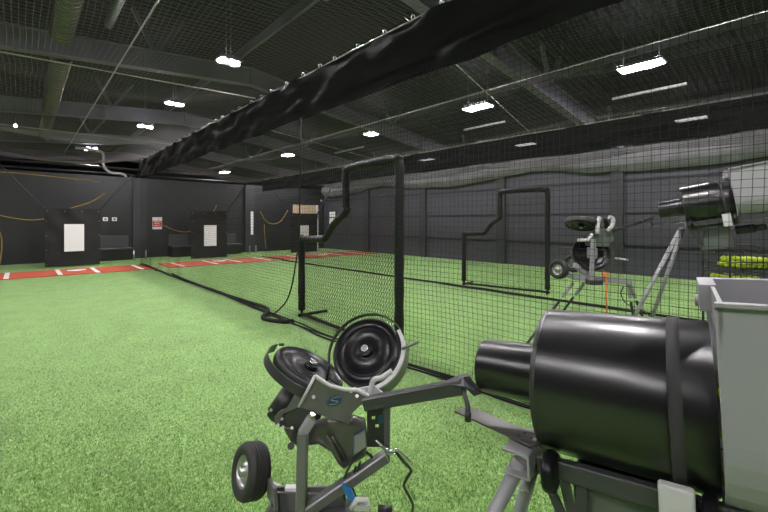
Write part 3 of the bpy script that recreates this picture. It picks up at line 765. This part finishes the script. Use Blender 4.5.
# right upright: plate with holes on the tube
def hole_plate(t, corners, holes, d, ext, material):
    # built as a grid of strips with round eyelets drawn as raised rings around open gaps
    b = MB()
    (x0, y0), (x1, y1) = corners
    ys = sorted([y0, y1] + [h[1] - h[2] for h in holes] + [h[1] + h[2] for h in holes])
    for a, c in zip(ys[:-1], ys[1:]):
        if c - a < .05: continue
        m = (a + c) / 2; cuts = sorted([(h[0] - h[2], h[0] + h[2]) for h in holes if abs(m - h[1]) < h[2]]); x = x0
        for (p, q) in cuts:
            if p > x: b.prism(q2([(x, a), (p, a), (p, c), (x, c)], d), ext)
            x = max(x, q)
        if x < x1: b.prism(q2([(x, a), (x1, a), (x1, c), (x, c)], d), ext)
    return b.build('holed_plate', material, t, fixn=True)
hp = hole_plate(t, ((367, 403), (384, 447)), [(373.5, 418, 1.7), (377, 426, 1.7), (384.5, 412, 1.6)], 1.50, FWD * .006, M['black_plastic'])
MB().prism(q2([(378, 416), (384, 414), (384, 423), (378, 424)], 1.498), FWD * .001).build('sticker', M['dark_blue'], hp, fixn=True)
MB().bar(P(387, 396, 1.56), P(386, 460, 1.56), .030, .030).build('rear_upright', M['mid_grey'], t)
MB().bar(P(386, 456, 1.50), P(306, 511, 1.44), .040, .040).build('diagonal_tube', M['mid_grey'], t)
MB().bar(P(303, 432, 1.44), P(301, 524, 1.44), .044, .036).build('front_upright', M['mid_grey'], t)
MB().bar(P(302, 434, 1.44), P(312, 418, 1.45), .038, .030).build('upright_elbow', M['grey_paint'], t)
MB().cyl(P(310, 420, 1.46), P(313, 413, 1.44), .010, n=12).build('pivot_bolt', M['chrome'], t)
b = MB(); b.bar(P(268, 486, 1.62), P(276, 500, 1.47), .012, .075); b.bar(P(274, 503, 1.52), P(345, 505, 1.55), .012, .085)
b.bar(P(270, 493, 1.60), P(345, 492, 1.64), .012, .05); b.bar(P(276, 512, 1.52), P(350, 512, 1.52), .14, .008)
b.build('base_channel', M['mid_grey'], t)
MB().obox(P(291, 494, 1.56), RGT * .022, UP * .03, FWD * .012).build('foam_block', M['white'], t)
MB().cyl(P(255, 474, 1.72), P(300, 500, 1.60), .012, n=12).build('axle', M['zinc'], t)
# transport wheel
nW = view_normal(242, 472, .40, -1, -.16); rw = road_wheel(t, P(241.5, 472, 1.64), nW, .110, .082)
# pin, electric bits
b = MB(); b.tube(smooth_pts(q2([(376, 440), (383, 447), (390, 451), (397, 450), (412, 464.5)], 1.49), 5), .005, 8); b.tube(smooth_pts(q2([(381, 446), (387, 454), (395, 453)], 1.48), 5), .004, 8)
b.build('lock_pin', M['chrome'], t)
b = MB(); b.obox(P(350, 494, 1.42), RGT * .018 + UP * -.012, UP * .028 + RGT * -.012, FWD * .006); b.build('blue_tag', M['blue'], t)
b = MB(); b.tube(q2([(352, 509), (357, 500), (366, 500), (368, 509)], 1.40), .011, 10); b.obox(P(362, 506, 1.40), RGT * .026, UP * .010, FWD * .012); b.build('clamp', M['white_paint'], t)
b = MB(); b.cyl(P(378, 509, 1.42), P(392, 510, 1.42), .014, n=16); b.build('plug', M['black_plastic'], t)
for pts in ([(352, 462), (346, 474), (343, 486), (345, 500)], [(360, 462), (356, 476), (350, 490), (352, 500)], [(356, 466), (352, 484), (357, 500)]):
    MB().tube(smooth_pts(q2(pts, 1.47), 5), .0045, 8).build('wire', M['cable'], t)
b = MB(); b.tube(smooth_pts(q2([(366, 452), (372, 458), (366, 470), (370, 475)], 1.50), 5), .006, 8); b.build('wire', M['orange'] if False else M['cable'], t)
MB().cyl(P(365, 469, 1.49), P(371, 466, 1.49), .010, n=10).build('connector', M['orange'], t)
# legs down to the turf (below the frame)
for p, dx, dy in ((P(275, 505, 1.50), -.25, -.05), (P(350, 505, 1.50), .22, -.2), (P(300, 512, 1.46), -.05, -.3)):
    q = p + RGT * dx - FWD * -dy; q.z = .015; b = MB(); b.bar(p, q, .032, .032); b.cyl(q - UP * .015, q + UP * .02, .03, n=16); b.build('leg', M['mid_grey'], t)
# feed arm with trough
b = MB(); b.bar(P(366, 403.5, 1.47), P(463, 386, 1.30), .044, .046); b.build('feed_arm', M['dark_grey'], t)
b = MB()
ring = []
for (x, y, d) in ((434, 390, 1.37), (452, 384, 1.33), (463, 379, 1.30), (470, 379, 1.28), (478, 387, 1.265), (484, 396, 1.255)):
    ring.append(P(x, y, d))
tr = [P(434, 390, 1.36), P(463, 377, 1.31), P(470, 376.5, 1.29), P(482, 394, 1.26), P(474, 396.5, 1.25), P(464, 386, 1.26), P(452, 385, 1.29)]
b.prism(tr, FWD * .035 - UP * .002); b.build('feed_trough', M['dark_grey'], t, .002, fixn=True)
b = MB(); b.tube([P(464, 391, 1.265), P(467, 402, 1.215), P(468, 408, 1.195), P(468, 419, 1.19)], [.008, .007, .007, .008], 10); b.cyl(P(468, 412, 1.192), P(468, 421, 1.19), .010, n=12); b.build('trough_pin', M['black_plastic'], t)
# power cable on the turf
b = MB(); b.tube(smooth_pts([P(396, 452, 1.5), P(404, 462, 1.52), P(411, 470, 1.55), P(407, 478, 1.58), P(404, 486, 1.62), P(409, 496, 1.66), P(413, 506, 1.7), P(411, 520, 1.75), P(416, 535, 1.8)], 6), .006, 8)
tag(b.build('power_cable', M['cable'], origin=P(396, 452, 1.5)), 'dark wavy power cable hanging behind the foreground pitching machine', 'cable')

# ---- feeders
def feeder(o, ax, lb, name_leg, height, tilt_legs, balls_lb, near=True, a0=.388, ht=.285):
    """o: centre of the drum's front end; ax: unit axis pointing back (away from the target)"""
    ax = V(ax).normalized(); sd = ax.cross(UP).normalized(); up = sd.cross(ax).normalized()
    if sd.dot(FWD) < 0: sd = -sd           # sd points away from the photographer
    base = V(o); base.z = 0
    t = thing('ball_feeder', lb, 'ball feeder', base, 'ball feeders')
    L = lambda a, s, h: V(o) + ax * a + sd * s + up * h
    R = .199
    b = MB(); n = 96
    b.lathe(o, ax, [(.086, .004), (R * .93, .002), (R * .985, .004), (R, .012), (R, .20), (R, .384), (R * .97, .385), (R * .96, .05), (.2 * R, .045)], n)
    drum = b.build('drum', M['black_steel'], t)
    b = MB(); b.lathe(o, ax, [(.088, .008), (.084, -.200), (.080, -.206), (.074, -.204), (.078, .008)], 64); spout = b.build('spout', M['black_steel'], t)
    b = MB(); b.lathe(o, ax, [(R + .001, .300), (R + .005, .300), (R + .005, .326), (R + .001, .326)], 96); b.build('strap', M['strap'], drum)
    b = MB(); b.lathe(o, ax, [(R * .985, .001), (R * 1.004, .004), (R * 1.004, .012), (R, .014)], 96); b.build('drum_rim', M['black_steel'], drum)
    rot = Matrix((ax.orthogonal().normalized(), ax.cross(ax.orthogonal().normalized()), ax)).transposed().to_4x4()
    for o_, pv in ((drum, L(0, 0, 0) - base), (spout, L(0, 0, 0) - base)):
        mw = Matrix.Translation(pv) @ rot; o_.data.transform(mw.inverted()); o_.matrix_local = mw
        for ch in o_.children: ch.matrix_parent_inverse = mw.inverted()
    # U-shaped hopper around the rear of the drum
    Rh = .214; a1 = 1.02; th = .005
    sec = [(-Rh, ht), (-Rh, .1), (-Rh, 0)] + [(-Rh * math.cos(PI * k / 16), -Rh * math.sin(PI * k / 16)) for k in range(1, 16)] + [(Rh, 0), (Rh, .1), (Rh, ht)]
    inn = [(x * (Rh - th) / Rh, y * (Rh - th) / Rh if y < 0 else y) for x, y in sec]
    loop = sec + inn[::-1]; m = len(loop)
    b = MB(); vs = [L(a0, x, y) for x, y in loop] + [L(a1, x, y) for x, y in loop]
    fs = [(i, (i + 1) % m, (i + 1) % m + m, i + m) for i in range(m)]
    k = len(sec)
    fs += [(i, m - 1 - i, m - 2 - i, i + 1) for i in range(k - 1)] + [(m + i, m + i + 1, 2 * m - 2 - i, 2 * m - 1 - i) for i in range(k - 1)]
    b.add(vs, fs, False)
    hop = b.build('hopper', M['hopper_grey'], t, 0.0015, fixn=True)
    # rear plate, front lip, sloped inner floor
    b = MB(); b.prism([L(a1, x, y) for x, y in sec], ax * .006); b.build('hopper_back', M['hopper_grey'], t, fixn=True)
    b = MB(); b.obox(L(a0 + .01, .0, ht - .045), ax * .004, sd * Rh, up * .045); b.obox(L(a0 + .37, 0, .05), ax * .22 + up * .0, sd * (Rh - th), up * .003)
    b.build('hopper_insert', M['hopper_grey'], t, fixn=True)
    b = MB(); 
    for s in (-1, 1): b.obox(L((a0 + a1) / 2, s * (Rh + .006), ht - .004), ax * ((a1 - a0) / 2), sd * .010, up * .005)
    b.obox(L(a0, Rh * .55, ht - .03), ax * .018, sd * (Rh * .40), up * .034)
    b.cyl(L(a0 - .026, Rh * .7, ht - .055), L(a0 + .0, Rh * .7, ht - .055), .016, n=14)
    b.build('hopper_rim', M['hopper_grey'], t, .002, fixn=True)
    # rails
    for s in (-1, 1):
        b = MB(); b.bar(L(.0, s * .142, -.190), L(.98, s * .142, -.175), .028, .048, up); b.build('rail', M['dark_grey'], t)
    # rollers
    for a in (.03, .355):
        for s in (-1, 1):
            c0 = L(a - .01, s * .169, -.188); rl = MB().lathe(c0, ax, [(.0005, 0), (.014, 0), (.020, .003), (.040, .003), (.050, .007), (.052, .014), (.052, .026), (.047, .032), (.014, .034), (.0005, .034)], 32).build('roller', M['gloss_black'], t)
            MB().cyl(c0 - ax * .006, c0 + ax * .0, .008, n=8).build('roller_bolt', M['chrome'], rl)
    # clamp bracket, light grey
    b = MB(); b.obox(L(.305, -.186, -.185), ax * .033, sd * .012, up * .062)
    b.build('clamp_bracket', M['white_paint'], t, .006)
    # drive box under the drum
    b = MB(); b.obox(L(.195, .0, -R - .135), ax * .125, sd * .09, up * .125); b.build('drive_box', M['green_grey'], t, .015)
    b = MB(); b.cyl(L(.36, 0, -R - .10), L(.50, 0, -R - .10), .04, n=24); b.cyl(L(.50, 0, -R - .10), L(.58, 0, -R - .10), .030, n=24); b.build('drive_motor', M['black_plastic'], t)
    # slotted gusset
    b = MB()
    for (p, q) in (((.0, -.20), (.085, -.40)), ((.085, -.40), (.105, -.20)), ((.055, -.20), (.088, -.37))):
        b.bar(L(p[0], -.13, p[1]), L(q[0], -.13, q[1]), .006, .026, sd.cross(ax))
    b.build('gusset', M['dark_grey'], t)
    # perforated arm plate pointing at the machine
    c0 = L(-.28, -.03, -.150); c1 = L(.01, -.15, -.130)
    dirp = (c1 - c0).normalized(); sp = dirp.cross(UP).normalized()
    b = MB(); b.prism([c0 - sp * .034, c0 + sp * .034, c1 + sp * .034, c1 - sp * .034], up * -.005); ap = b.build('arm_plate', M['plate_black'], t, fixn=True)
    b = MB()
    for f_, s_ in ((.80, .4), (.80, -.4), (.06, 0), (.9, .0)): b.cyl(c0.lerp(c1, f_) + sp * s_ * .03 + up * .0003, c0.lerp(c1, f_) + sp * s_ * .03 + up * .001, .004, n=10)
    b.split('plate_hole', M['gloss_black'], ap)
    MB().cyl(c1 - dirp * .012 + up * .001, c1 - dirp * .012 + up * .012, .012, .009, 8).build('plate_bolt', M['zinc'], ap)
    # leg socket and A-frame legs
    hc = L(-.045, -.12, -.185)
    b = MB(); e1 = sd; wv = ax
    for (cc, ex, ey, ez) in ((hc + up * .03, ax * .035, sd * .075, up * .003), (hc - up * .03, ax * .035, sd * .075, up * .003), (hc + ax * .033, ax * .003, sd * .075, up * .03)):
        b.obox(cc, ex, ey, ez)
    b.build('leg_socket', M['grey_paint'], t, fixn=True)
    legs = [(hc - up * .01 - sd * .03, -.30, -.12), (hc - up * .01 + sd * .05 + ax * .02, -.20, .18), (L(.93, -.13, -R - .03), .18, -.18), (L(.93, .13, -R - .03), .18, .25)]
    for i, (p, da, ds) in enumerate(legs):
        k = p.z / .72
        q = p + ax * da * k + sd * ds * k; q.z = .02
        b = MB(); b.cyl(p, q, .0195, n=20); lg = b.build('leg', M['grey_paint'], t)
        MB().cyl(q - UP * .02, q + UP * .05, .026, n=16).build('rubber_foot', M['rubber'], lg)
        if i < 2:
            s_ = p.lerp(q, .2); MB().cyl(s_ - sd * .03, s_ - sd * .018, .009, n=8).build('leg_bolt', M['zinc'], lg)
    return t, L
axc = (RGT * .796 - FWD * .598 + UP * .050)
t1, L1 = feeder(P(549, 376, 1.20), axc, 'big black drum ball feeder with grey hopper filling the lower right foreground', '', 0, 0, '')
for dg_ in (27, 0, -27, -54):
    a, s, h = .422, -.167 * math.cos(math.radians(dg_)), .167 * math.sin(math.radians(dg_))
    tag(MB().ball((0, 0, 0), .036, 20, 14).build('yellow_ball', M['optic'], origin=(0, 0, 0)), 'bright yellow ball in the gap between the foreground drum and its hopper', 'ball', 'yellow balls in the foreground feeder').location = L1(a, s, h)
ax2 = (RGT * .796 - FWD * .598).normalized() * .985 + UP * .165
t2, L2 = feeder(P(683, 207, 4.06), ax2, 'raised ball feeder with black drum and grey hopper behind the net at right', '', 0, 0, '')

# ---- machine 2, raised on splayed legs behind the net
o2 = P(598, 300, 4.5); o2.z = 0; D = 4.5
t = thing('pitching_machine', 'raised pitching machine on splayed legs behind the net, right of the far L-shaped screen', 'pitching machine', o2, 'pitching machines')
nT = view_normal(581, 224, .36, -.1, -1.0); throw_wheel(t, P(581, 226, D), nT, .175, .06)
nC = view_normal(592, 253, .92, .2, .3); throw_wheel(t, P(591, 253, D), nC, .205, .06)
nE = view_normal(606, 228, .2, 1, .1); throw_wheel(t, P(607, 228, D + .05), nE, .12, .05)
b = MB(); b.obox(P(592, 253, D - .06), RGT * .05, UP * .06, FWD * .03); b.build('motor', M['grey_paint'], t, .01)
b = MB(); b.prism(q2([(588, 240), (600, 228), (612, 229), (614, 240), (607, 247), (590, 246)], D - .1), FWD * .1); b.build('yoke_plate', M['green_grey'], t, .004, fixn=True)
b = MB(); b.tube(smooth_pts(q2([(597, 234), (598, 222), (600, 217)], D - .12), 4), .022, 10); b.tube(smooth_pts(q2([(607, 231), (612, 226), (613, 219), (609, 217)], D - .12), 4), .022, 10); b.tube(q2([(578, 240), (588, 240), (592, 234)], D - .12), .018, 10)
b.build('shell_bracket', M['white_paint'], t)
b = MB(); b.prism(q2([(603, 243), (610, 241), (615, 250), (614, 263), (607, 272), (603, 268)], D + .05), FWD * .2); b.build('motor_housing', M['green_grey'], t, .01, fixn=True)
MB().bar(P(593.5, 239, D - .16), P(591.5, 281, D - .16), .045, .04).build('front_upright', M['grey_paint'], t)
MB().bar(P(574, 265, D), P(592, 277, D), .06, .06).build('diagonal_tube', M['grey_paint'], t)
b = MB(); b.bar(P(570, 276, D), P(600, 279, D - .02), .2, .06); b.bar(P(598, 279, D - .05), P(632, 282, D - .25), .05, .06); b.build('base_channel', M['grey_paint'], t, .004)
b = MB(); b.obox(P(594, 282, D - .16), RGT * .07, UP * .025, FWD * .05); b.build('frame_foot', M['dark_grey'], t)
MB().obox(P(605, 274, D - .15), RGT * .03, UP * .012, FWD * .02).build('switch', M['orange'], t)
n3 = view_normal(557, 269, .86, -.8, 0); road_wheel(t, P(557, 269, D - .02), n3, .112, .075); road_wheel(t, P(572, 263, D + .35), n3, .112, .075)
MB().cyl(P(560, 269, D + .03), P(575, 264, D + .30), .012, n=10).build('axle', M['zinc'], t)
MB().cyl(P(615, 258, D - .1), P(628, 260, D - .2), .012, n=10).build('lever', M['white_paint'], t)
for p, q in (((573, 283, D), (519, 345, 4.3)), ((584, 283, D + .05), (545, 330, 5.0)), ((630, 284, D - .25), (655, 318, 4.45)), ((628, 284, D - .2), (640, 345, 4.2))):
    p0 = P(*p); q0 = P(*q); q0.z = .015
    b = MB(); b.bar(p0, p0.lerp(q0, .2), .03, .03); lg = b.build('leg', M['grey_paint'], t)
    MB().bar(p0.lerp(q0, .25), q0, .022, .022).build('leg_extension', M['black_plastic'], lg)
b = MB(); b.bar(P(610, 232, D - .05), P(648, 219.5, 4.29), .05, .035); b.build('feed_arm', M['black_plastic'], t)
b = MB(); b.bar(P(642, 221.5, 4.31), P(653, 218, 4.27), .10, .035); b.build('feed_trough', M['black_plastic'], t)
b = MB(); b.tube(q2([(651, 220), (652, 226), (649, 229)], 4.27), .008, 8); b.build('trough_pin', M['black_plastic'], t)
b = MB(); b.tube(smooth_pts([P(605, 276, D - .15), P(607, 286, D - .15), P(606, 296, D - .15), P(607, 310, D - .1), P(606, 340, D)], 5), .008, 8)
tag(b.build('extension_cord', M['orange'], origin=P(605, 276, D - .15)), 'thin orange cord hanging from the raised pitching machine', 'cord')
b = MB(); b.tube(smooth_pts([P(623, 287, 4.36), P(621, 294, 4.55), P(627, 304, 4.75), P(641, 309, 4.9), P(650, 317, 5.2), P(655, 329.5, 5.3)], 5), .006, 8)
tag(b.build('power_cable', M['cable'], origin=P(625, 282, 4.3)), 'thin dark cable looping under the raised pitching machine', 'cable')

# ---- ball cart with yellow balls
bc = P(737, 270, 4.9); c0 = V((bc.x, bc.y, 0))
t = thing('ball_cart', 'black wire ball cart of yellow balls beneath the raised ball feeder', 'ball cart', c0)
hw = .26; hd = .2; e = RGT; g = FWD
for z0, z1 in ((.66, .82), (.88, 1.06)):
    b = MB()
    for z in (z0, (z0 + z1) / 2, z1):
        cs = [c0 + e * x * hw + g * y * hd + UP * z for x, y in ((-1, -1), (1, -1), (1, 1), (-1, 1))]
        for i in range(4): b.cyl(cs[i], cs[(i + 1) % 4], .007, n=6)
    for i in range(9):
        f_ = -1 + 2 * i / 8
        for y in (-1, 1): b.cyl(c0 + e * f_ * hw + g * y * hd + UP * z0, c0 + e * f_ * hw + g * y * hd + UP * z1, .004, n=6)
        b.cyl(c0 + e * f_ * hw - g * hd + UP * z0, c0 + e * f_ * hw + g * hd + UP * z0, .004, n=6)
    b.build('basket', M['black_plastic'], t)
for x in (-1, 1):
    for y in (-1, 1):
        p = c0 + e * x * hw + g * y * hd; lg = MB().bar(p + UP * .08, p + UP * 1.08, .022, .022).build('leg', M['black_plastic'], t)
        MB().cyl(p + UP * .04 - e * .012, p + UP * .04 + e * .012, .04, n=16).build('caster', M['rubber'], lg)
b = MB(); b.tube(smooth_pts([c0 - e * hw + UP * 1.06, c0 - e * hw + UP * 1.14, c0 + e * 0 + UP * 1.17, c0 + e * hw + UP * 1.14, c0 + e * hw + UP * 1.06], 5), .010, 8); b.build('handle', M['black_plastic'], t)
ball = None
for (z0, nx, off, lb) in ((.665, 5, -.02, 'lower'), (.885, 5, .11, 'upper')):
    for i in range(nx):
        for j in range(4):
            for k in range(2):
                if k == 1 and random.random() < .35: continue
                p = c0 + e * (-hw + .04 + (i + .5 * (k % 2)) * .073 + off) + g * (-hd + .05 + j * .085) + UP * (z0 + .043 + k * .062)
                if abs((p - c0).dot(e)) > hw - .035: continue
                if ball is None: ball = o = MB().ball((0, 0, 0), .036, 14, 9).build('yellow_ball', M['optic'], origin=(0, 0, 0))
                else: o = ball.copy(); COL.objects.link(o)
                tag(o, 'yellow practice ball in the %s basket of the ball cart' % lb, 'ball', 'yellow balls in the %s cart basket' % lb); o.location = p

bpy.context.view_layer.update()
CS = .025; occ = set()
for o_ in bpy.data.objects:
    if o_.type != 'MESH' or o_.name.startswith(('floor', 'ceiling', 'wall_', 'roof', 'purlin', 'turf')): continue
    mw = o_.matrix_world; vw = [mw @ v.co for v in o_.data.vertices]
    if not vw or min(v.z for v in vw) > .045: continue
    for p_ in o_.data.polygons:
        q_ = [vw[k] for k in p_.vertices]
        if min(v.z for v in q_) > .045: continue
        for ix in range(int(min(v.x for v in q_) // CS) - 1, int(max(v.x for v in q_) // CS) + 2):
            for iy in range(int(min(v.y for v in q_) // CS) - 1, int(max(v.y for v in q_) // CS) + 2): occ.add((ix, iy))
rb = random.Random(3); gv = []; gf = []
for i in range(175000):
    d = 1.7 / (1 - rb.random() * .76)
    if rb.random() < (d - 2.6) / 4.0: continue
    u = -1.05 + 2.0 * rb.random()
    p = CAM + FWD * d + RGT * (u * d); x, y = p.x, p.y
    if x > XR or x < -9 or (int(x // CS), int(y // CS)) in occ: continue
    a = rb.random() * PI; w_ = .0011 * (1 + .18 * d); h_ = .009 + .012 * rb.random(); ca, sa = math.cos(a) * w_, math.sin(a) * w_
    lx = (rb.random() - .5) * .02; ly = (rb.random() - .5) * .02; k = len(gv)
    gv += [(x - ca, y - sa, 0), (x + ca, y + sa, 0), (x + lx, y + ly, h_)]; gf.append((k, k + 1, k + 2))
me = bpy.data.meshes.new('turf_blades'); me.from_pydata(gv, [], gf); me.materials.append(blade_mat())
tb = bpy.data.objects.new('turf_blades', me); COL.objects.link(tb); tb['kind'] = 'stuff'; tag(tb, 'short artificial grass blades standing on the nearer part of the green turf', 'grass')
# ------------------------------------------------------------------ faint air glow of the hall
wd = bpy.data.worlds.new('hall'); scn.world = wd; wd.use_nodes = True
wd.node_tree.nodes['Background'].inputs['Color'].default_value = (.5, .52, .55, 1)
wd.node_tree.nodes['Background'].inputs['Strength'].default_value = 0.0
for o in list(bpy.data.objects):
    if '_o' in o: del o['_o']
